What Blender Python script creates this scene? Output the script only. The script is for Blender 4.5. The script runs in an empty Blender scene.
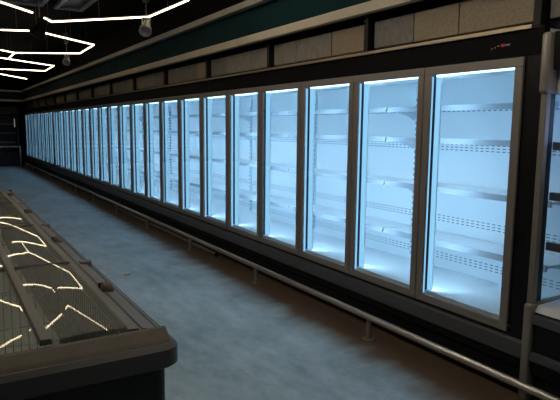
import bpy, bmesh, math, random
from mathutils import Vector, Matrix
random.seed(4)
sc = bpy.context.scene
C = sc.collection
LINK = C.objects.link

# ------------------------------------------------------------------ materials
def mat(name, col, rough=.5, metal=0, noise=None, scale=8, bump=0, emit=None, es=0, spec=.5, stretch=(1,1,1)):
    m = bpy.data.materials.new(name); m.use_nodes = True
    nt = m.node_tree; b = nt.nodes['Principled BSDF']
    b.inputs['Base Color'].default_value = (*col, 1)
    b.inputs['Roughness'].default_value = rough
    b.inputs['Metallic'].default_value = metal
    b.inputs['Specular IOR Level'].default_value = spec
    if emit:
        b.inputs['Emission Color'].default_value = (*emit, 1); b.inputs['Emission Strength'].default_value = es
    if noise or bump:
        tc = nt.nodes.new('ShaderNodeTexCoord'); mp = nt.nodes.new('ShaderNodeMapping')
        mp.inputs['Scale'].default_value = stretch
        n = nt.nodes.new('ShaderNodeTexNoise'); n.inputs['Scale'].default_value = scale; n.inputs['Detail'].default_value = 6
        n.inputs['Roughness'].default_value = .65
        nt.links.new(tc.outputs['Object'], mp.inputs['Vector']); nt.links.new(mp.outputs[0], n.inputs['Vector'])
        if noise:
            r = nt.nodes.new('ShaderNodeValToRGB')
            r.color_ramp.elements[0].position = .3; r.color_ramp.elements[1].position = .7
            r.color_ramp.elements[0].color = (*col, 1); r.color_ramp.elements[1].color = (*noise, 1)
            nt.links.new(n.outputs['Fac'], r.inputs[0]); nt.links.new(r.outputs[0], b.inputs['Base Color'])
        if bump:
            bp = nt.nodes.new('ShaderNodeBump'); bp.inputs['Strength'].default_value = bump; bp.inputs['Distance'].default_value = .01
            nt.links.new(n.outputs['Fac'], bp.inputs['Height']); nt.links.new(bp.outputs[0], b.inputs['Normal'])
    return m

def glass(name, tint=(.93, .97, 1), ior=1.45):
    m = bpy.data.materials.new(name); m.use_nodes = True
    nt = m.node_tree; nt.nodes.clear()
    o = nt.nodes.new('ShaderNodeOutputMaterial'); mx = nt.nodes.new('ShaderNodeMixShader')
    fr = nt.nodes.new('ShaderNodeFresnel'); ge = nt.nodes.new('ShaderNodeNewGeometry')
    mr = nt.nodes.new('ShaderNodeMapRange'); mr.inputs['To Min'].default_value = ior; mr.inputs['To Max'].default_value = 1 / ior
    nt.links.new(ge.outputs['Backfacing'], mr.inputs['Value']); nt.links.new(mr.outputs[0], fr.inputs['IOR'])
    t = nt.nodes.new('ShaderNodeBsdfTransparent'); t.inputs[0].default_value = (*tint, 1)
    g = nt.nodes.new('ShaderNodeBsdfGlossy'); g.inputs['Roughness'].default_value = .015
    nt.links.new(fr.outputs[0], mx.inputs[0]); nt.links.new(t.outputs[0], mx.inputs[1]); nt.links.new(g.outputs[0], mx.inputs[2])
    nt.links.new(mx.outputs[0], o.inputs[0])
    return m

def emis(name, col, s):
    m = bpy.data.materials.new(name); m.use_nodes = True
    nt = m.node_tree; nt.nodes.clear()
    o = nt.nodes.new('ShaderNodeOutputMaterial'); e = nt.nodes.new('ShaderNodeEmission')
    e.inputs[0].default_value = (*col, 1); e.inputs[1].default_value = s
    nt.links.new(e.outputs[0], o.inputs[0])
    return m

def slotted(name, col, dark, pitch, duty, rows, eps, rough=.45):
    """white sheet metal with rows of punched slots (rows = heights, slots run along y)"""
    m = mat(name, col, rough)
    nt = m.node_tree; b = nt.nodes['Principled BSDF']; N = nt.nodes.new; L = nt.links.new
    tc = N('ShaderNodeTexCoord'); sp = N('ShaderNodeSeparateXYZ'); L(tc.outputs['Object'], sp.inputs[0])
    def M(op, a, bb=None, c=None):
        n = N('ShaderNodeMath'); n.operation = op
        for i, v in enumerate((a, bb, c)):
            if v is None: continue
            if isinstance(v, (int, float)): n.inputs[i].default_value = v
            else: L(v, n.inputs[i])
        return n.outputs[0]
    f = M('FRACT', M('DIVIDE', sp.outputs['Y'], pitch)); my = M('LESS_THAN', f, duty)
    tot = None
    for z in rows:
        c = M('COMPARE', sp.outputs['Z'], z, eps); tot = c if tot is None else M('ADD', tot, c)
    mask = M('MULTIPLY', my, tot)
    mx = N('ShaderNodeMix'); mx.data_type = 'RGBA'
    mx.inputs[6].default_value = (*col, 1); mx.inputs[7].default_value = (*dark, 1)
    L(mask, mx.inputs[0]); L(mx.outputs[2], b.inputs['Base Color'])
    return m

M = {}
M['black'] = mat('black_paint', (.006, .006, .008), .45, spec=.25)
M['header'] = mat('header_black', (.005, .004, .005), .5, spec=.1)
M['ceil'] = mat('ceiling_black', (.004, .004, .004), .95, spec=.1)
M['wall'] = mat('wall_black', (.005, .0045, .004), .9, noise=(.008, .007, .006), scale=3, spec=.1)
M['frame'] = mat('door_aluminium', (.27, .235, .215), .45, .25)
M['lip'] = mat('lip_bronze', (.42, .34, .25), .35, .8)
M['gasket'] = mat('gasket_navy', (.012, .022, .06), .5)
M['white'] = mat('white_enamel', (.80, .86, .90), .4)
M['shelf'] = mat('shelf_enamel', (.74, .80, .85), .4)
M['rail'] = mat('price_rail_grey', (.40, .46, .53), .9, spec=.05)
M['railD'] = mat('price_rail_dark', (.06, .07, .10), .5)
M['bump'] = mat('bumper_grey', (.075, .075, .085), .35)
M['steel'] = mat('brushed_steel', (.62, .56, .48), .3, .95, noise=(.50, .45, .39), scale=30, stretch=(1, .1, 1))
M['steelD'] = mat('dull_steel', (.30, .27, .235), .5, .5)
M['panelgrey'] = mat('end_panel_grey', (.30, .27, .24), .45, .3)
M['glass'] = glass('door_glass', (.95, .98, 1), 1.28)
M['lid'] = glass('lid_glass', (.92, .94, .93), 1.24)
nt_ = M['lid'].node_tree; o_ = nt_.nodes['Material Output']; mx_ = nt_.nodes.new('ShaderNodeMixShader'); df_ = nt_.nodes.new('ShaderNodeBsdfDiffuse')
df_.inputs[0].default_value = (.50, .51, .47, 1); mx_.inputs[0].default_value = .17      # dusty film on the lids
nt_.links.new(nt_.nodes['Mix Shader'].outputs[0], mx_.inputs[1]); nt_.links.new(df_.outputs[0], mx_.inputs[2]); nt_.links.new(mx_.outputs[0], o_.inputs[0])
M['led'] = emis('led_cool', (.47, .76, 1.0), 13)
M['lens'] = emis('led_lens', (.27, .58, .84), .68)
M['ledtop'] = emis('led_cool_top', (.45, .8, 1.0), 2.6)
M['ledM'] = emis('led_canopy', (.42, .58, 1.0), 9)
M['warm'] = emis('led_warm_tube', (1.0, .80, .52), 6)
M['warmFill'] = emis('fill_warm_overhead', (1.0, .88, .70), 25)  # added fill for unseen overhead chains, far stronger than the visible tubes
M['alu'] = mat('tube_housing', (.25, .23, .2), .4, .6)
M['green'] = mat('bulkhead_green', (.004, .022, .025), .85, spec=.1, noise=(.005, .027, .030), scale=2)
M['trimU'] = mat('trim_grey', (.24, .23, .21), .6, noise=(.30, .28, .26), scale=6)
M['trimL'] = mat('trim_tan', (.46, .40, .31), .55, noise=(.54, .46, .36), scale=5)
M['board'] = mat('board_grey', (.17, .16, .145), .5, noise=(.28, .25, .22), scale=14)
M['board2'] = mat('board_tan', (.20, .16, .11), .6, noise=(.36, .29, .2), scale=60)
M['board3'] = mat('board_brown', (.13, .125, .12), .5, noise=(.22, .20, .18), scale=20)
M['back'] = slotted('slotted_back', (.78, .85, .90), (.10, .16, .24), .05, .58,
                    (1.745, 1.478, 1.456, 1.434, 1.12, .878, .856, .834, .560, .538, .516), .0035)
M['std'] = slotted('slotted_upright', (.70, .78, .84), (.08, .12, .2), .018, .5, [.5 + .05 * i for i in range(28)], .012)
M['freezer'] = mat('freezer_body', (.010, .010, .014), .5)
M['liner'] = mat('freezer_liner', (.66, .69, .66), .5, noise=(.72, .75, .72), scale=5)
M['rim'] = mat('freezer_rim_grey', (.13, .125, .125), .4, noise=(.18, .175, .17), scale=12, stretch=(1, .15, 1))
M['fbump'] = mat('freezer_bumper', (.085, .085, .09), .45)
M['fband'] = mat('freezer_band_brown', (.08, .068, .05), .5, noise=(.13, .11, .08), scale=10)
M['wire'] = mat('wire_grey', (.16, .17, .165), .5)
M['knob'] = mat('knob_brown', (.11, .08, .055), .55)
M['duct'] = mat('duct_bluegrey', (.10, .12, .16), .5)
M['lamp'] = mat('lamp_grey', (.26, .27, .30), .4)
M['red'] = mat('logo_red', (.75, .01, .05), .5)
M['mark'] = mat('logo_grey', (.30, .30, .31), .5)
M['paper'] = mat('scrap_pale', (.5, .52, .52), .7)
M['led2'] = emis('far_lamp', (.8, .75, .8), .12)

def floor_mat():
    m = bpy.data.materials.new('concrete_floor'); m.use_nodes = True
    nt = m.node_tree; b = nt.nodes['Principled BSDF']; N = nt.nodes.new; L = nt.links.new
    tc = N('ShaderNodeTexCoord')
    def noise(scale, st, det=6):
        mp = N('ShaderNodeMapping'); mp.inputs['Scale'].default_value = st
        n = N('ShaderNodeTexNoise'); n.inputs['Scale'].default_value = scale; n.inputs['Detail'].default_value = det; n.inputs['Roughness'].default_value = .65
        L(tc.outputs['Object'], mp.inputs[0]); L(mp.outputs[0], n.inputs[0]); return n.outputs['Fac']
    n1 = noise(1.6, (1, .6, 1)); n2 = noise(7, (1, .45, 1)); n3 = noise(3.2, (.35, 1, 1), 3)
    r = N('ShaderNodeValToRGB'); e = r.color_ramp.elements
    e[0].position = .34; e[0].color = (.20, .29, .33, 1); e[1].position = .62; e[1].color = (.48, .60, .65, 1)
    mixf = N('ShaderNodeMath'); mixf.operation = 'MULTIPLY_ADD'; L(n2, mixf.inputs[0]); mixf.inputs[1].default_value = .5
    h = N('ShaderNodeMath'); h.operation = 'MULTIPLY'; L(n1, h.inputs[0]); h.inputs[1].default_value = .5; L(h.outputs[0], mixf.inputs[2])
    L(mixf.outputs[0], r.inputs[0])
    # scattered dark scuffs
    r2 = N('ShaderNodeValToRGB'); r2.color_ramp.elements[0].position = .68; r2.color_ramp.elements[1].position = .76
    r2.color_ramp.elements[0].color = (1, 1, 1, 1); r2.color_ramp.elements[1].color = (.5, .5, .5, 1)
    n4 = noise(9, (1, .7, 1), 3); L(n4, r2.inputs[0])
    mu = N('ShaderNodeMix'); mu.data_type = 'RGBA'; mu.blend_type = 'MULTIPLY'; mu.inputs[0].default_value = 1
    L(r.outputs[0], mu.inputs[6]); L(r2.outputs[0], mu.inputs[7])
    # brown strip along the cabinets: base shadow in warm light painted in, ragged edge
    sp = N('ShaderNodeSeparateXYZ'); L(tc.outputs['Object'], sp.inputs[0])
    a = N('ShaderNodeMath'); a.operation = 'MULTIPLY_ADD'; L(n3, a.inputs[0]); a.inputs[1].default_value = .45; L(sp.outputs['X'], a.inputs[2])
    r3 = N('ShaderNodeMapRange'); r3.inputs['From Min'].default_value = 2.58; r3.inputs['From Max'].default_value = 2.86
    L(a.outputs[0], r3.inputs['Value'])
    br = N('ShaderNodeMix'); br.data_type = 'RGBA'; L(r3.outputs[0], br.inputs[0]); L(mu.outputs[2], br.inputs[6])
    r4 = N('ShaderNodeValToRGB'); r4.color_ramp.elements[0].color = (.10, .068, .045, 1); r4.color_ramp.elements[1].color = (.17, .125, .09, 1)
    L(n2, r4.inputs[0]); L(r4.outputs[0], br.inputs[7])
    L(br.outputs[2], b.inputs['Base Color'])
    b.inputs['Roughness'].default_value = .42
    rr = N('ShaderNodeMapRange'); rr.inputs['To Min'].default_value = .30; rr.inputs['To Max'].default_value = .62; L(n2, rr.inputs['Value']); L(rr.outputs[0], b.inputs['Roughness'])
    bp = N('ShaderNodeBump'); bp.inputs['Strength'].default_value = .25; bp.inputs['Distance'].default_value = .01; L(n2, bp.inputs['Height']); L(bp.outputs[0], b.inputs['Normal'])
    return m
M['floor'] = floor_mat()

# ------------------------------------------------------------------ mesh helpers
class MB:
    def __init__(s): s.bm = bmesh.new()
    def box(s, x0, x1, y0, y1, z0, z1):
        v = [s.bm.verts.new((x, y, z)) for x in (x0, x1) for y in (y0, y1) for z in (z0, z1)]
        for f in ((0,1,3,2), (4,6,7,5), (0,4,5,1), (2,3,7,6), (0,2,6,4), (1,5,7,3)): s.bm.faces.new([v[i] for i in f])
        return s
    def prism_y(s, prof, y0, y1):       # prof = [(x,z)...] extruded along y
        a = [s.bm.verts.new((x, y0, z)) for x, z in prof]; b = [s.bm.verts.new((x, y1, z)) for x, z in prof]
        s._cap(a, b); return s
    def prism_x(s, prof, x0, x1):       # prof = [(y,z)...]
        a = [s.bm.verts.new((x0, y, z)) for y, z in prof]; b = [s.bm.verts.new((x1, y, z)) for y, z in prof]
        s._cap(a, b); return s
    def prism_z(s, prof, z0, z1):
        a = [s.bm.verts.new((x, y, z0)) for x, y in prof]; b = [s.bm.verts.new((x, y, z1)) for x, y in prof]
        s._cap(a, b); return s
    def _cap(s, a, b):
        n = len(a); s.bm.faces.new(a[::-1]); s.bm.faces.new(b)
        for i in range(n): s.bm.faces.new((a[i], a[(i+1) % n], b[(i+1) % n], b[i]))
    def tube(s, p0, p1, r0, r1=None, n=12):
        r1 = r0 if r1 is None else r1
        p0, p1 = Vector(p0), Vector(p1); d = (p1 - p0).normalized()
        up = Vector((0, 0, 1)) if abs(d.z) < .95 else Vector((1, 0, 0))
        u = d.cross(up).normalized(); w = d.cross(u)
        a, b = [], []
        for i in range(n):
            t = 2 * math.pi * i / n; o = u * math.cos(t) + w * math.sin(t)
            a.append(s.bm.verts.new(p0 + o * r0)); b.append(s.bm.verts.new(p1 + o * r1))
        s._cap(a, b); return s
    def path(s, pts, r, n=12):          # continuous bent tube
        pts = [Vector(p) for p in pts]; rings = []
        for i, p in enumerate(pts):
            d = ((pts[min(i+1, len(pts)-1)] - pts[max(i-1, 0)])).normalized()
            up = Vector((0, 0, 1)) if abs(d.z) < .95 else Vector((1, 0, 0))
            u = d.cross(up).normalized(); w = d.cross(u)
            rings.append([s.bm.verts.new(p + (u*math.cos(2*math.pi*k/n) + w*math.sin(2*math.pi*k/n))*r) for k in range(n)])
        s.bm.faces.new(rings[0][::-1]); s.bm.faces.new(rings[-1])
        for a, b in zip(rings, rings[1:]):
            for k in range(n): s.bm.faces.new((a[k], a[(k+1) % n], b[(k+1) % n], b[k]))
        return s
    def build(s, name, m, parent=None, bevel=0, smooth=False, loc=None, seg=2):
        bmesh.ops.recalc_face_normals(s.bm, faces=s.bm.faces)
        if bevel: bmesh.ops.bevel(s.bm, geom=list(s.bm.edges), offset=bevel, segments=seg, affect='EDGES', profile=.5)
        me = bpy.data.meshes.new(name); s.bm.to_mesh(me); s.bm.free()
        me.materials.append(M[m] if isinstance(m, str) else m)
        if smooth:
            for p in me.polygons: p.use_smooth = True
            me.set_sharp_from_angle(angle=math.radians(40))
        o = bpy.data.objects.new(name, me); LINK(o)
        if parent: o.parent = parent
        if loc: o.location = loc
        return o

def empty(name, loc, label, cat, group=None):
    o = bpy.data.objects.new(name, None); LINK(o); o.location = loc; o.empty_display_size = .1
    return tag(o, label, cat, group)
def tag(o, label, cat, group=None):
    o['label'] = label; o['category'] = cat
    if group: o['group'] = group
    return o
def struct(o): o['kind'] = 'structure'; return o
def cp(o, parent=None, loc=None):
    c = o.copy(); LINK(c)
    c.parent = parent
    if loc is not None: c.location = loc
    for ch in o.children: cp(ch, c)
    return c

# ------------------------------------------------------------------ numbers
X0 = 2.87; W = .7686; Y0 = 2.068; ZB = .389; ZT = 2.015
YN = Y0 + 20 * W; DIV = .12; YF = YN + DIV; YE = YF + 8 * W - .1
YE = YF + 8 * .75
FARY = 24.5
# ------------------------------------------------------------------ room
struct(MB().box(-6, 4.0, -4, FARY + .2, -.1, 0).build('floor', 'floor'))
struct(MB().box(-6, 4.0, -4, FARY + .2, 3.85, 3.95).build('ceiling', 'ceil'))
struct(MB().box(3.85, 4.0, -4, FARY + .2, 0, 3.85).build('wall_right', 'wall'))
struct(MB().box(-6.1, -6, -4, FARY + .2, 0, 3.85).build('wall_left', 'wall'))
struct(MB().box(-6, 3.85, FARY, FARY + .2, 0, 3.85).build('wall_far', 'wall'))
struct(MB().box(-6, 3.85, -4.1, -4, 0, 3.85).build('wall_near', 'wall'))
# bulkhead over the cabinets and round the far end
struct(MB().box(2.90, 3.85, -4, FARY, 2.50, 2.88).build('wall_bulkhead', 'green'))
struct(MB().box(-6, 2.90, 24.0, FARY, 2.50, 2.88).build('wall_bulkhead_far', 'green'))
struct(MB().box(2.84, 2.90, -4, FARY, 2.475, 2.555).build('trim_1', 'trimL', bevel=.006))
struct(MB().box(2.82, 2.90, -4, FARY, 2.84, 2.91).build('trim_2', 'trimU', bevel=.006))
struct(MB().box(-6, 2.84, 23.94, 24.0, 2.475, 2.555).build('trim_3', 'steelD', bevel=.006))
struct(MB().box(-6, 2.82, 23.92, 24.0, 2.84, 2.91).build('trim_4', 'trimU', bevel=.006))
# boards between cabinet tops and bulkhead
struct(MB().box(3.02, 3.06, -4, 24.0, 2.17, 2.50).build('wall_upper', 'black'))
posts = [.55, 2.05, 3.55, 5.10] + [6.66 + 1.56 * i for i in range(11)]
nt = 5
for i, y in enumerate(posts):
    w = .05
    struct(MB().box(2.935, 3.02, y - w/2, y + w/2, 2.19, 2.475).build('trim_%d' % nt, 'black', bevel=.004)); nt += 1
random.seed(11)
bi = 1
for a, b in zip(posts, posts[1:] + [23.9]):
    cuts = [a + .04] + sorted([a + (b - a) * random.uniform(.25, .42), a + (b - a) * random.uniform(.6, .78)]) + [b - .04]
    mats = ['board', 'board', 'board3']
    if a < 3: mats = ['board2', 'board2', 'board3']
    elif a < 5: mats = ['board2', 'board', 'board']
    else: random.shuffle(mats); mats[0] = 'board2' if bi % 2 else mats[0]
    for k in range(3):
        struct(MB().box(2.985, 3.02, cuts[k] + .004, cuts[k+1] - .004, 2.225, 2.43).build('wall_upper_board', mats[k], bevel=.004))
    bi += 1

# ------------------------------------------------------------------ glass-door cabinets
def make_door():
    root = bpy.data.objects.new('door', None)
    m = MB(); w = W - .008; h = ZT - ZB; r = .055
    # mitred frame with stepped inner edge
    m.box(0, .020, 0, w, 0, r); m.box(0, .020, 0, w, h - r, h)
    m.box(0, .020, 0, r, r, h - r); m.box(0, .020, w - r, w, r, h - r)
    fr = m.build('door', 'frame', bevel=.004)
    g = MB().box(.007, .011, r - .004, w - r + .004, r - .004, h - r + .004).build('glass_pane', 'glass', fr)
    k = MB()
    q = r - .012
    k.box(.0205, .0235, q - .02, q + .004, q, h - q); k.box(.0205, .0235, w - q - .004, w - q + .02, q, h - q)
    k.box(.0205, .0235, q, w - q, q - .02, q + .004); k.box(.0205, .0235, q, w - q, h - q - .004, h - q + .02)
    k.build('gasket', 'gasket', fr)
    return fr
def make_mullion():
    m = MB().box(2.895, 2.899, -.043, .043, ZB, ZT).build('mullion', 'white')
    MB().box(2.899, 2.922, -.040, .040, ZB + .05, ZT - .06).build('light_lens', 'lens', m)
    MB().box(2.922, 2.946, -.041, .041, ZB + .03, ZT - .03).build('mullion_core', 'gasket', m)
    MB().box(2.946, 2.998, -.038, .038, ZB + .05, ZT - .06).build('light_lens', 'lens', m)
    k = MB(); k.box(2.998, 3.010, -.034, -.030, ZB + .05, ZT - .06); k.box(2.998, 3.010, .030, .034, ZB + .05, ZT - .06); k.build('light_shield', 'white', m)
    MB().box(2.9985, 3.005, -.024, .024, ZB + .06, ZT - .07).build('light_strip', 'led', m)
    return m
def make_shelf(w):
    m = MB(); m.box(3.245, 3.58, .012, w - .012, -.012, .004)
    for y in (.02, w - .026): m.prism_y([(3.58, -.012), (3.58, -.10), (3.50, -.06), (3.30, -.012)], y, y + .006)
    s = m.build('shelf', 'shelf')
    MB().prism_y([(3.225, -.028), (3.245, -.028), (3.245, .012), (3.24, .012)], .008, w - .008).build('price_rail', 'rail', s)
    return s
def make_upright():
    return MB().box(3.575, 3.599, -.018, .018, .47, 1.96).build('shelf_upright', 'std')
DOOR = make_door(); MUL = make_mullion(); SH = make_shelf(2 * W); UP = make_upright(); SH8 = make_shelf(.75)
DOOR8 = None
used = {}
def take(o, parent, loc, sc_y=1):
    """the first use moves the original, later uses copy it"""
    if o.name not in used: used[o.name] = 1; o.parent = parent; o.location = loc; c = o
    else: c = cp(o, parent, loc)
    if sc_y != 1: c.scale = (1, sc_y, 1)
    return c

def cabinet(ya, n, w, label, first=False, last_gap=0):
    yb = ya + n * w
    root = empty('display_cabinet', (3.2, (ya + yb) / 2, 0), label, 'refrigerated cabinet', 'glass-door cabinets along the right wall')
    ox, oy = -3.2, -(ya + yb) / 2
    L = (ox, oy, 0)
    lo = ya - (.113 if first else 0); hi = yb + last_gap
    lo += .001
    # toe kick and base
    b = MB(); b.prism_y([(2.93, .02), (3.66, .02), (3.66, .40), (2.885, .40), (2.885, .20), (2.93, .16)], lo, hi)
    b.build('base', 'black', root, bevel=.004, loc=L)
    b = MB(); b.prism_y([(2.862, .262), (2.885, .25), (2.885, .368), (2.862, .355)], lo + .002, hi); b.build('bumper', 'bump', root, bevel=.003, loc=L)
    b = MB(); b.box(2.92, 3.60, lo, hi, .405, .43); b.box(2.92, 2.95, lo, hi, .43, .455); b.build('deck', 'white', root, loc=L)
    b = MB(); b.box(3.60, 3.66, lo, hi, .405, 2.0); b.build('back_panel', 'back', root, loc=L)
    b = MB(); b.box(2.93, 3.66, lo, hi, 2.0, 2.16); b.prism_y([(3.02, 2.0), (3.26, 2.0), (3.26, 1.975), (3.06, 1.965)], lo, hi)
    b.build('roof', 'white', root, loc=L)
    b = MB(); b.box(3.012, 3.03, lo + .06, hi - .02, 1.965, 1.99); b.build('top_light', 'ledtop', root, loc=L)
    b = MB(); b.prism_y([(2.885, 2.02), (2.925, 2.02), (2.925, 2.178), (2.878, 2.165)], lo, hi); hd = b.build('header', 'header', root, loc=L, bevel=.002)
    b = MB(); b.prism_y([(2.855, 2.165), (2.95, 2.172), (3.02, 2.172), (3.02, 2.186), (2.855, 2.186)], lo + (.07 if first else 0), hi); b.build('header_lip', 'lip', root, loc=L)
    if first:
        lg = MB().box(2.8765, 2.8785, 2.175, 2.21, 2.089, 2.099).build('logo_dash', 'mark', hd)
        MB().box(2.8765, 2.8785, 2.212, 2.236, 2.086, 2.103).build('logo_block', 'red', hd, bevel=.0009)
        m = MB(); m.box(2.8765, 2.8785, 2.247, 2.262, 2.090, 2.097); m.box(2.8765, 2.8785, 2.272, 2.281, 2.082, 2.090); m.build('logo_letters', 'mark', hd)
        MB().box(2.8765, 2.8785, 2.294, 2.303, 2.078, 2.086).build('logo_letter', 'mark', hd)
        MB().box(2.897, 3.02, ya - .003, ya + .042, .43, 2.0).build('leak_filler', 'black', root, loc=L)  # black filler added behind the door edge to block a light leak
        # wide black end post
        MB().box(2.885, 3.02, lo, ya - .004, .40, 2.02).build('end_post', 'black', root, bevel=.004, loc=L)
    if last_gap:
        MB().box(2.885, 3.60, yb + .003, hi - .003, .40, 2.02).build('end_panel', 'black', root, bevel=.004, loc=L)
    for k in range(n):
        y = ya + k * w
        take(DOOR, root, (X0 + ox, y + .004 + oy, ZB), w / W)
        if k or not first: take(MUL, root, (ox, y + (.046 if k == 0 else 0) + oy, 0))
        if k % 2 == 0:
            take(UP, root, (ox, y + (.02 if k == 0 else 0) + oy, 0))
            for z in (1.765, 1.520, 1.150, .740):
                take(SH, root, (ox, y + oy, z), w / W)
    if last_gap: take(MUL, root, (ox, yb + .0 + oy, 0))
    return root
LB = ['glass-door cabinet nearest the camera, with the small red logo on its black header',
      'second glass-door cabinet from the right, next to the one with the red logo',
      'third glass-door cabinet from the right in the long lit row',
      'fourth glass-door cabinet from the right in the long lit row',
      'fifth glass-door cabinet from the right, its far side ending at the dark divider',
      'farthest glass-door cabinet, the bluer one beyond the dark divider']
for i in range(5):
    cabinet(Y0 + 4 * i * W, 4, W, LB[i], first=(i == 0), last_gap=DIV if i == 4 else 0)
cabinet(YF, 8, .75, LB[5], last_gap=.06)
for o in (SH8,):
    for c in list(o.children): bpy.data.objects.remove(c)
    bpy.data.objects.remove(o)

# light strip at the near end of the first cabinet
# ------------------------------------------------------------------ open multideck at the right edge
Rm = (3.2, .9, 0)
md = empty('open_chiller', Rm, 'open-fronted shelved chiller at the right edge, with a rounded grey end panel', 'open chiller')
L = (-3.2, -.9, 0)
a, b_ = -.6, 1.945
m = MB(); m.box(2.84, 3.66, 1.895, 1.95, 1.80, 2.13)
m.build('end_panel', 'panelgrey', md, bevel=.018, loc=L, seg=3, smooth=True)
m = MB(); m.box(2.84, 3.66, 1.895, 1.95, .02, .61); m.build('end_panel', 'panelgrey', md, bevel=.018, loc=L, seg=3, smooth=True)
m = MB(); m.box(2.862, 2.90, 1.905, 1.945, .60, 1.81); m.build('end_panel_edge', 'steelD', md, bevel=.006, loc=L)
MB().box(2.90, 3.60, 1.92, 1.93, .61, 1.80).build('side_glass', 'glass', md, loc=L)
MB().prism_y([(2.88, 1.93), (3.66, 1.93), (3.66, 2.16), (2.87, 2.13)], a, 1.893).build('canopy', 'black', md, bevel=.004, loc=L)
MB().box(2.99, 3.05, a + .1, 1.87, 1.90, 1.925).build('canopy_light', 'ledM', md, loc=L)
MB().box(2.93, 2.95, a, 1.893, 1.80, 1.93).build('valance', 'white', md, loc=L, bevel=.004)
MB().box(3.60, 3.66, a, 1.893, .40, 1.93).build('back_panel', 'back', md, loc=L)
MB().prism_y([(2.87, .565), (2.90, .60), (3.60, .62), (3.60, .57)], a, 1.893).build('deck', 'shelf', md, loc=L)
MB().prism_y([(2.90, .02), (3.66, .02), (3.66, .56), (2.87, .56), (2.87, .20), (2.90, .16)], a, 1.893).build('base', 'black', md, bevel=.004, loc=L)
for z0, z1 in ((.49, .555), (.27, .33)):
    MB().prism_y([(2.845, z0 + .01), (2.87, z0), (2.87, z1), (2.845, z1 - .01)], a, 1.893).build('bumper', 'bump', md, bevel=.003, loc=L)
for z in (1.52, 1.24, .955):
    s = MB().box(2.945, 3.58, a, 1.888, z - .012, z + .004).build('shelf', 'shelf', md, loc=L)
    MB().box(2.92, 2.945, a, 1.888, z - .03, z + .015).build('price_rail', 'railD', s)

# ------------------------------------------------------------------ guard rail in front of the cabinets
gr = empty('guard_rail', (2.72, 3.15, 0), 'long low steel guard rail on short posts in front of the lit cabinets', 'guard rail')
gL = (-2.72, -3.15, 0)
MB().path([(2.72, -.5, .178), (2.72, 12, .178), (2.72, 22.75, .178)], .024, 16).build('rail', 'steel', gr, smooth=True, loc=gL)
pm = MB().tube((0, 0, .008), (0, 0, .16), .022).build('post', 'steelD', gr, smooth=True)
fl = MB().tube((0, 0, 0), (0, 0, .010), .05, n=20).build('flange', 'steelD', pm)
for i in range(13):
    y = 1.37 + 1.78 * i
    if i == 0: pm.location = (0.0, y - 3.15, 0)
    else: cp(pm, gr, (0.0, y - 3.15, 0))
p = MB().tube((2.865, 6.22, .024), (2.865, 10.6, .024), .022, n=14).build('loose_pipe', 'steelD', smooth=True)
tag(p, 'loose steel pipe lying on the floor between the guard rail and the cabinet base', 'pipe')
MB().tube((2.865, 6.205, .024), (2.865, 6.235, .024), .0235, n=14).build('end_cap', 'black', p)

# far barrier rail and dark unlit cabinet across the end
fr = empty('barrier_rail', (1.0, 23.1, 0), 'waist-high steel barrier rail crossing the far end of the aisle', 'barrier')
MB().path([(-5.2, 23.1, .78), (0, 23.1, .78), (2.62, 23.1, .78)], .024).build('rail', 'steelD', fr, smooth=True, loc=(-1, -23.1, 0))
bp_ = MB().tube((0, 0, 0), (0, 0, .757), .022).build('post', 'steelD', fr, smooth=True)
for i, x in enumerate((-5, -3.1, -1.2, .7, 2.6)):
    if i == 0: bp_.location = (x - 1, 0, 0)
    else: cp(bp_, fr, (x - 1, 0, 0))
uc = empty('dark_cabinet', (-.9, 24.0, 0), 'unlit black shelved cabinet across the far end wall', 'cabinet')
uL = (.9, -24.0, 0)
MB().box(-4.5, 2.65, 23.7, 24.45, .02, .55).build('base', 'black', uc, loc=uL, bevel=.01)
MB().box(-4.5, 2.65, 24.38, 24.45, .55, 2.0).build('back_panel', 'black', uc, loc=uL)
MB().box(-4.5, 2.65, 23.75, 24.45, 2.0, 2.25).build('canopy', 'black', uc, loc=uL, bevel=.01)
for z in (.9, 1.25, 1.6):
    MB().box(-4.45, 2.6, 23.95, 24.38, z, z + .03).build('shelf', 'bump', uc, loc=uL)
for x in (-4.5, 2.6): MB().box(x, x + .05, 23.7, 24.45, .55, 2.0).build('end_panel', 'black', uc, loc=uL)
s = MB().box(2.50, 2.53, 23.55, 23.6, 1.5, 1.82).build('wall_lamp', 'led2')
tag(s, 'small pale upright lamp on the dark cabinet at the far end', 'lamp')
s.location = (0, .145, 0)

# ------------------------------------------------------------------ island freezer
IX0, IX1, IY0, IY1, CX = -.15, .72, 1.97, 7.5, .285
fz = empty('island_freezer', (CX, (IY0 + IY1) / 2, 0), 'long black island chest freezer with sliding glass lids in the left foreground', 'freezer')
fL = (-CX, -(IY0 + IY1) / 2, 0)
def rrect(x0, x1, y0, y1, r, n=6):
    pts = []
    for cx, cy, a0 in ((x1 - r, y1 - r, 0), (x0 + r, y1 - r, 90), (x0 + r, y0 + r, 180), (x1 - r, y0 + r, 270)):
        for i in range(n + 1):
            t = math.radians(a0 + 90 * i / n); pts.append((cx + r * math.cos(t), cy + r * math.sin(t)))
    return pts
def ring(levels):          # levels: list of (x0,x1,y0,y1,r,z): closed loop of lofted outlines
    m = MB(); R_ = []
    for x0, x1, y0, y1, r, z in levels: R_.append([m.bm.verts.new((x, y, z)) for x, y in rrect(x0, x1, y0, y1, r)])
    n = len(R_[0])
    for A, B in zip(R_, R_[1:] + R_[:1]):
        for i in range(n): m.bm.faces.new((A[i], A[(i+1) % n], B[(i+1) % n], B[i]))
    return m
x0, x1, y0, y1 = IX0, IX1, IY0, IY1
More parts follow.
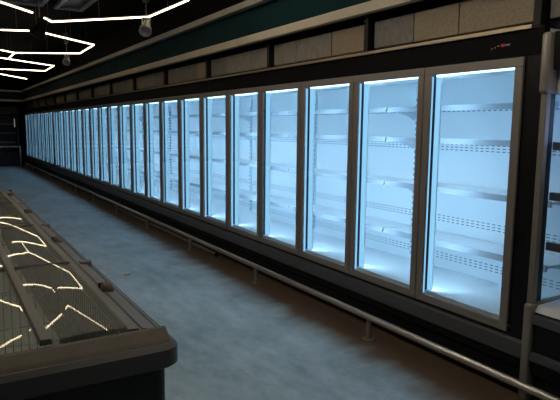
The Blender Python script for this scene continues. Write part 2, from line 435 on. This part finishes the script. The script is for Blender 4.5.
# body: outer shell and inner well as one solid ring plus floor
t = .10
m = ring([(x0+.012, x1-.012, y0+.012, y1-.012, .05, .06), (x0+.012, x1-.012, y0+.012, y1-.012, .05, .70), (x0+t, x1-t, y0+t, y1-t, .02, .70), (x0+t, x1-t, y0+t, y1-t, .02, .06)])
m.build('body', 'freezer', fz, loc=fL)
MB().box(x0 + .05, x1 - .05, y0 + .06, y1 - .06, 0, .06).build('plinth', 'black', fz, loc=fL)
# bumper band
m = ring([(x0-.015, x1+.022, y0-.01, y1+.01, .06, .685), (x0-.028, x1+.035, y0-.025, y1+.025, .07, .697), (x0-.028, x1+.035, y0-.025, y1+.025, .07, .762), (x0-.012, x1+.020, y0-.006, y1+.006, .06, .780),
          (x0+.03, x1-.03, y0+.03, y1-.03, .03, .780), (x0+.03, x1-.03, y0+.03, y1-.03, .03, .701)])
m.build('bumper', 'fbump', fz, smooth=True, loc=fL)
# sloping brown top band at near and far ends
for ya, yb in ((y0 + .005, y0 + .085), (y1 - .005, y1 - .085)):
    s = 1 if yb > ya else -1
    MB().prism_x([(ya, .780), (ya + s*.015, .792), (yb - s*.02, .820), (yb, .821), (yb, .780)], x0 + .0, x1 + .0).build('end_band', 'fband', fz, loc=fL, bevel=.003)
# side rims with grooves
for sgn, xo, xi in ((1, x1 - .002, .578), (-1, x0 + .002, -.008)):
    d = (xo - xi)
    prof = [(xo, .780), (xo, .796), (xo - d*.10, .806), (xo - d*.14, .800), (xo - d*.22, .802), (xo - d*.26, .815), (xo - d*.6, .824), (xo - d*.63, .818), (xo - d*.68, .818), (xo - d*.72, .826), (xi, .830), (xi, .780)]
    MB().prism_y(prof, y0 + .086, y1 - .086).build('side_rim', 'rim', fz, loc=fL)
# liner
m = MB(); z0, z1 = .22, .79; a0, a1, c0, c1 = x0 + .104, x1 - .104, y0 + .104, y1 - .104; w = .01
m.box(a0, a1, c0, c1, z0 - .02, z0); m.box(a0, a0 + w, c0, c1, z0, z1); m.box(a1 - w, a1, c0, c1, z0, z1); m.box(a0, a1, c0, c0 + w, z0, z1); m.box(a0, a1, c1 - w, c1, z0, z1)
m.build('liner', 'liner', fz, loc=fL)
# wire baskets along both long walls
def wires(x, s):
    m = MB(); y = c0 + .03
    while y < c1 - .03:
        m.tube((x, y, .27), (x, y, .77), .0036, n=5); y += .046
    for z in (.27, .37, .47, .57, .67, .77): m.tube((x - s*.004, c0 + .02, z), (x - s*.004, c1 - .02, z), .003 if z < .76 else .005, n=5)
    return m
wires(a1 - .035, 1).build('wire_guard', 'wire', fz, loc=fL)
wires(a0 + .035, -1).build('wire_guard', 'wire', fz, loc=fL)
m = MB(); x = a0 + .05
while x < a1 - .05: m.tube((x, c0 + .03, .27), (x, c0 + .03, .77), .0022, n=4); x += .033
for z in (.27, .47, .67, .77): m.tube((a0 + .04, c0 + .034, z), (a1 - .04, c0 + .034, z), .003, n=5)
m.build('wire_guard', 'wire', fz, loc=fL)
for yd in (3.25, 4.64, 6.05):
    m = MB()
    xx = a0 + .05
    while xx < a1 - .05: m.tube((xx, yd, .23), (xx, yd, .70), .0022, n=4); xx += .04
    for z in (.30, .5, .70): m.tube((a0 + .04, yd, z), (a1 - .04, yd, z), .003, n=5)
    m.build('wire_divider', 'wire', fz, loc=fL)
# centre bar
MB().prism_y([(CX - .022, .822), (CX + .022, .822), (CX + .018, .846), (CX - .018, .846)], y0 + .088, y1 - .088).build('centre_bar', 'rim', fz, loc=fL, bevel=.004)
# glass lids per section, gently bowed, with crossbars and handles
ys = [y0 + .086, 3.25, 4.64, 6.05, y1 - .086]
def lid(xa, xb, ya, yb):
    m = MB(); n = 10; A = []
    for off in (0, -.005):
        rows = []
        for i in range(n + 1):
            f = i / n; x = xa + (xb - xa) * f; z = .831 + .008 * math.sin(math.pi * f) + off
            rows.append([m.bm.verts.new((x, ya, z)), m.bm.verts.new((x, yb, z))])
        A.append(rows)
    for r_ in A:
        for p_, q_ in zip(r_, r_[1:]): m.bm.faces.new((p_[0], p_[1], q_[1], q_[0]))
    T, B = A
    for i in range(n):
        m.bm.faces.new((T[i][0], T[i+1][0], B[i+1][0], B[i][0])); m.bm.faces.new((T[i][1], T[i+1][1], B[i+1][1], B[i][1]))
    for i in (0, n): m.bm.faces.new((T[i][0], T[i][1], B[i][1], B[i][0]))
    return m
for ya, yb in zip(ys, ys[1:]):
    lid(CX + .02, .585, ya + .018, yb - .018).build('glass_lid', 'lid', fz, smooth=True, loc=fL)
    lid(-.013, CX - .02, ya + .018, yb - .018).build('glass_lid', 'lid', fz, smooth=True, loc=fL)
for y in ys[1:-1]:
    m = MB(); m.box(x0 + .03, x1 - .13, y - .013, y + .013, .820, .838)
    cb = m.build('crossbar', 'freezer', fz, bevel=.004, loc=fL)
    m = MB(); m.prism_x([(y - .03, .80), (y + .03, .80), (y + .022, .835), (y - .022, .835)], x1 - .075, x1 - .012); m.build('crossbar_cap', 'rim', cb, bevel=.005)
for y in (2.66, 3.96, 5.40, 6.8):
    for x in (.650, -.08):
        m = MB()
        for i, (r_, z_) in enumerate(((.034, .0), (.034, .016), (.026, .030), (.012, .036))):
            pass
        k = 14; prof = [(.042, -.008), (.042, .014), (.038, .028), (.027, .038), (.008, .042)]
        rr = [[m.bm.verts.new((x + math.cos(2*math.pi*q/k)*r_*.7, y + math.sin(2*math.pi*q/k)*r_*1.25, .812 + z_)) for q in range(k)] for r_, z_ in prof]
        m.bm.faces.new(rr[0][::-1]); m.bm.faces.new(rr[-1])
        for A, B in zip(rr, rr[1:]):
            for q in range(k): m.bm.faces.new((A[q], A[(q+1) % k], B[(q+1) % k], B[q]))
        h = m.build('lid_handle', 'knob', fz, smooth=True, loc=fL)
        MB().box(x - .03, x - .005, y + .03, y + .05, .815, .845).build('handle_clip', 'black', h, bevel=.003)

# ------------------------------------------------------------------ suspended honeycomb light tubes
LZ = 3.30
def chain(pts, label, tube='warm'):
    c = pts[0]
    root = empty('pendant_light', (c[0], c[1], LZ), label, 'ceiling light', 'honeycomb light tubes under the black ceiling')
    for (xa, ya), (xb, yb) in zip(pts, pts[1:]):
        d = Vector((xb - xa, yb - ya, 0)); l = d.length; ang = math.atan2(d.y, d.x)
        o = MB().box(.010, l - .010, -.007, .007, -.008, .012).build('light_tube', tube, root, bevel=.004)
        o.location = (xa - c[0], ya - c[1], 0); o.rotation_euler = (0, 0, ang)
        MB().box(.0, l, -.016, .016, .0125, .030).build('tube_housing', 'alu', o)
        MB().tube((l * .5, 0, .03), (l * .5, 0, .22 if abs(xb - 1.349) < .01 else .55), .003, n=6).build('hanger_wire', 'alu', o)
A = 'lit ceiling tubes '
chain([(-.35, 7.9), (.846, 8.998), (1.349, 9.573)], 'warm white light tube slanting in at the top left corner of the photo')
chain([(1.557, 9.909), (1.727, 10.209), (2.939, 8.86), (3.011, 7.385), (1.75, 6.45), (1.72, 4.95)], 'warm white tube chain running right and turning up above the small hanging spotlight')
chain([(-.3, 12.2), (1.067, 11.608), (1.59, 11.372), (1.602, 10.63)], 'warm white tube with a short kinked end beside the dark central fixture')
chain([(1.795, 11.494), (2.948, 12.549), (3.005, 14.212), (1.684, 15.061), (1.328, 14.674), (.2, 14.3)], 'warm white tube chain making the pointed arrow shape above the green bulkhead')
chain([(1.684, 15.12), (1.674, 16.46)], 'short warm white tube joining the two arrow-shaped chains')
chain([(1.2, 16.2), (1.674, 16.535), (2.99, 17.64), (3.019, 19.439), (1.749, 19.638), (.4, 19.9)], 'warm white tube chain making the second, smaller arrow shape')
chain([(1.2, 20.6), (1.913, 21.566), (2.965, 23.239)], 'farthest and lowest of the warm white tubes in the photo')
# unseen run of the honeycomb added outside the frame, brightened to light the room
chain([(1.72, 4.9), (2.95, 3.9), (2.95, 2.4), (1.7, 1.5), (1.7, 0), (2.95, -.9)], 'added unseen warm fill tube chain overhead beside the nearest cabinets', 'warmFill')
chain([(1.66, 4.9), (.45, 4.1), (.45, 2.6), (1.66, 1.5)], 'added unseen warm fill tube chain above the near end of the freezer', 'warmFill')
chain([(-.4, 7.85), (-.45, 6.4), (-1.8, 5.6), (-1.8, 4.1), (-.5, 3.2), (.4, 4.05)], 'added unseen warm fill tube chain above the left side of the freezer', 'warmFill')

# ------------------------------------------------------------------ hanging fixtures
def spot(x, y, z, tx, label, s=1):
    r = empty('hanging_spotlight', (x, y, z), label, 'spotlight', 'unlit spotlights on ceiling rods')
    MB().tube((0, 0, .10 * s), (0, 0, 3.85 - z), .008).build('rod', 'alu', r, smooth=True)
    MB().box(-.04, .04, -.05, .05, .36, .60).build('driver_box', 'bump', r, bevel=.006)
    m = MB(); k = 18; prof = [(.028, .12), (.045, .10), (.05, .02), (.085, -.07), (.09, -.12), (.078, -.12), (.06, -.06)]
    rr = [[m.bm.verts.new((math.cos(2*math.pi*q/k)*a_*s, math.sin(2*math.pi*q/k)*a_*s, b_*s)) for q in range(k)] for a_, b_ in prof]
    m.bm.faces.new(rr[0]); m.bm.faces.new(rr[-1][::-1])
    for P, Q in zip(rr, rr[1:]):
        for q in range(k): m.bm.faces.new((P[q], P[(q+1) % k], Q[(q+1) % k], Q[q]))
    h = m.build('lamp_head', 'lamp', r, smooth=True); h.rotation_euler = (math.radians(-38), math.radians(tx), 0)
    m = MB(); m.box(-.058*s, -.05*s, -.015, .015, -.02, .12*s); m.box(.05*s, .058*s, -.015, .015, -.02, .12*s); m.box(-.058*s, .058*s, -.015, .015, .105*s, .12*s)
    m.build('bracket', 'alu', r)
spot(2.85, 8.73, 3.13, 25, 'grey unlit spotlight hanging on a rod at the bend of the longest light tube', 1.1)
spot(2.66, 14.0, 3.12, 20, 'small grey spotlight hanging lower left beside the pointed tube chain', 1.0)
# dark central fixture between the tubes
r = empty('ceiling_speaker', (1.50, 10.0, 3.12), 'dark drop-shaped fixture hanging where the light tubes meet near the top left', 'ceiling fixture')
m = MB(); k = 20; prof = [(.02, .20), (.05, .18), (.07, .08), (.11, -.03), (.13, -.09), (.12, -.11), (.05, -.13)]
rr = [[m.bm.verts.new((math.cos(2*math.pi*q/k)*a_, math.sin(2*math.pi*q/k)*a_, b_)) for q in range(k)] for a_, b_ in prof]
m.bm.faces.new(rr[0]); m.bm.faces.new(rr[-1][::-1])
for P, Q in zip(rr, rr[1:]):
    for q in range(k): m.bm.faces.new((P[q], P[(q+1) % k], Q[(q+1) % k], Q[q]))
m.build('housing', 'header', r, smooth=True).rotation_euler = (.3, .5, 0)
MB().tube((0, 0, .2), (0, 0, .73), .012).build('rod', 'alu', r)
# ducts under the ceiling
def duct(xa, xb, ya, yb, z, label, rz=0):
    cx, cy = (xa + xb) / 2, (ya + yb) / 2; w, h = (xb - xa) / 2, (yb - ya) / 2
    r = empty('air_duct', (cx, cy, z), label, 'air duct'); r.rotation_euler = (0, 0, rz)
    MB().box(-w + .05, w - .05, -h + .05, h - .05, .03, .20).build('duct_body', 'black', r)
    m = MB(); e = .07
    m.box(-w, w, -h, -h + e, 0, .05); m.box(-w, w, h - e, h, 0, .05); m.box(-w, -w + e, -h + e, h - e, 0, .05); m.box(w - e, w, -h + e, h - e, 0, .05)
    m.build('duct_frame', 'duct', r, bevel=.006)
    for sx in (-1, 1):
        for sy in (-1, 1): MB().tube((sx*(w-.08), sy*(h-.08), .05), (sx*(w-.08), sy*(h-.08), 3.85 - z), .006, n=6).build('hanger_rod', 'alu', r)
duct(.75, 1.60, 8.6, 10.25, 3.53, 'blue-grey framed air duct box at the top left of the ceiling')
duct(1.78, 2.24, 8.4, 10.3, 3.53, 'narrower blue-grey air duct box right of the framed one')

# ------------------------------------------------------------------ small things on the floor
s = MB().prism_z([(-.06, -.02), (.0, -.035), (.07, -.01), (.06, .02), (-.01, .03), (-.05, .01)], 0, .012).build('paper_scrap', 'paper')
s.location = (1.67, 5.93, .001); s.rotation_euler = (0, 0, .9); tag(s, 'small pale scrap of paper on the bare floor beside the freezer', 'scrap')

# ------------------------------------------------------------------ camera
cam = bpy.data.cameras.new('camera'); co = bpy.data.objects.new('camera', cam); LINK(co)
cam.sensor_width = 36; cam.lens = 560 / 560 * 36; cam.sensor_fit = 'HORIZONTAL'
p, yaw, roll = .1288, .5462, .0109
F = Vector((math.sin(yaw)*math.cos(p), math.cos(yaw)*math.cos(p), -math.sin(p)))
r = Vector((math.cos(yaw), -math.sin(yaw), 0)); u = r.cross(F)
r2 = r*math.cos(roll) + u*math.sin(roll); u2 = -r*math.sin(roll) + u*math.cos(roll)
mw = Matrix((r2, u2, -F)).transposed().to_4x4(); mw.translation = (0, 0, 1.6)
co.matrix_world = mw
cam.clip_start = .05; cam.clip_end = 100
sc.camera = co
w = bpy.data.worlds.new('world'); sc.world = w; w.use_nodes = True
w.node_tree.nodes['Background'].inputs[0].default_value = (.05, .06, .08, 1); w.node_tree.nodes['Background'].inputs[1].default_value = .1
vs = sc.view_settings; vs.view_transform = 'Standard'; vs.look = 'None'; vs.gamma = 1; vs.use_curve_mapping = False; vs.exposure = .8
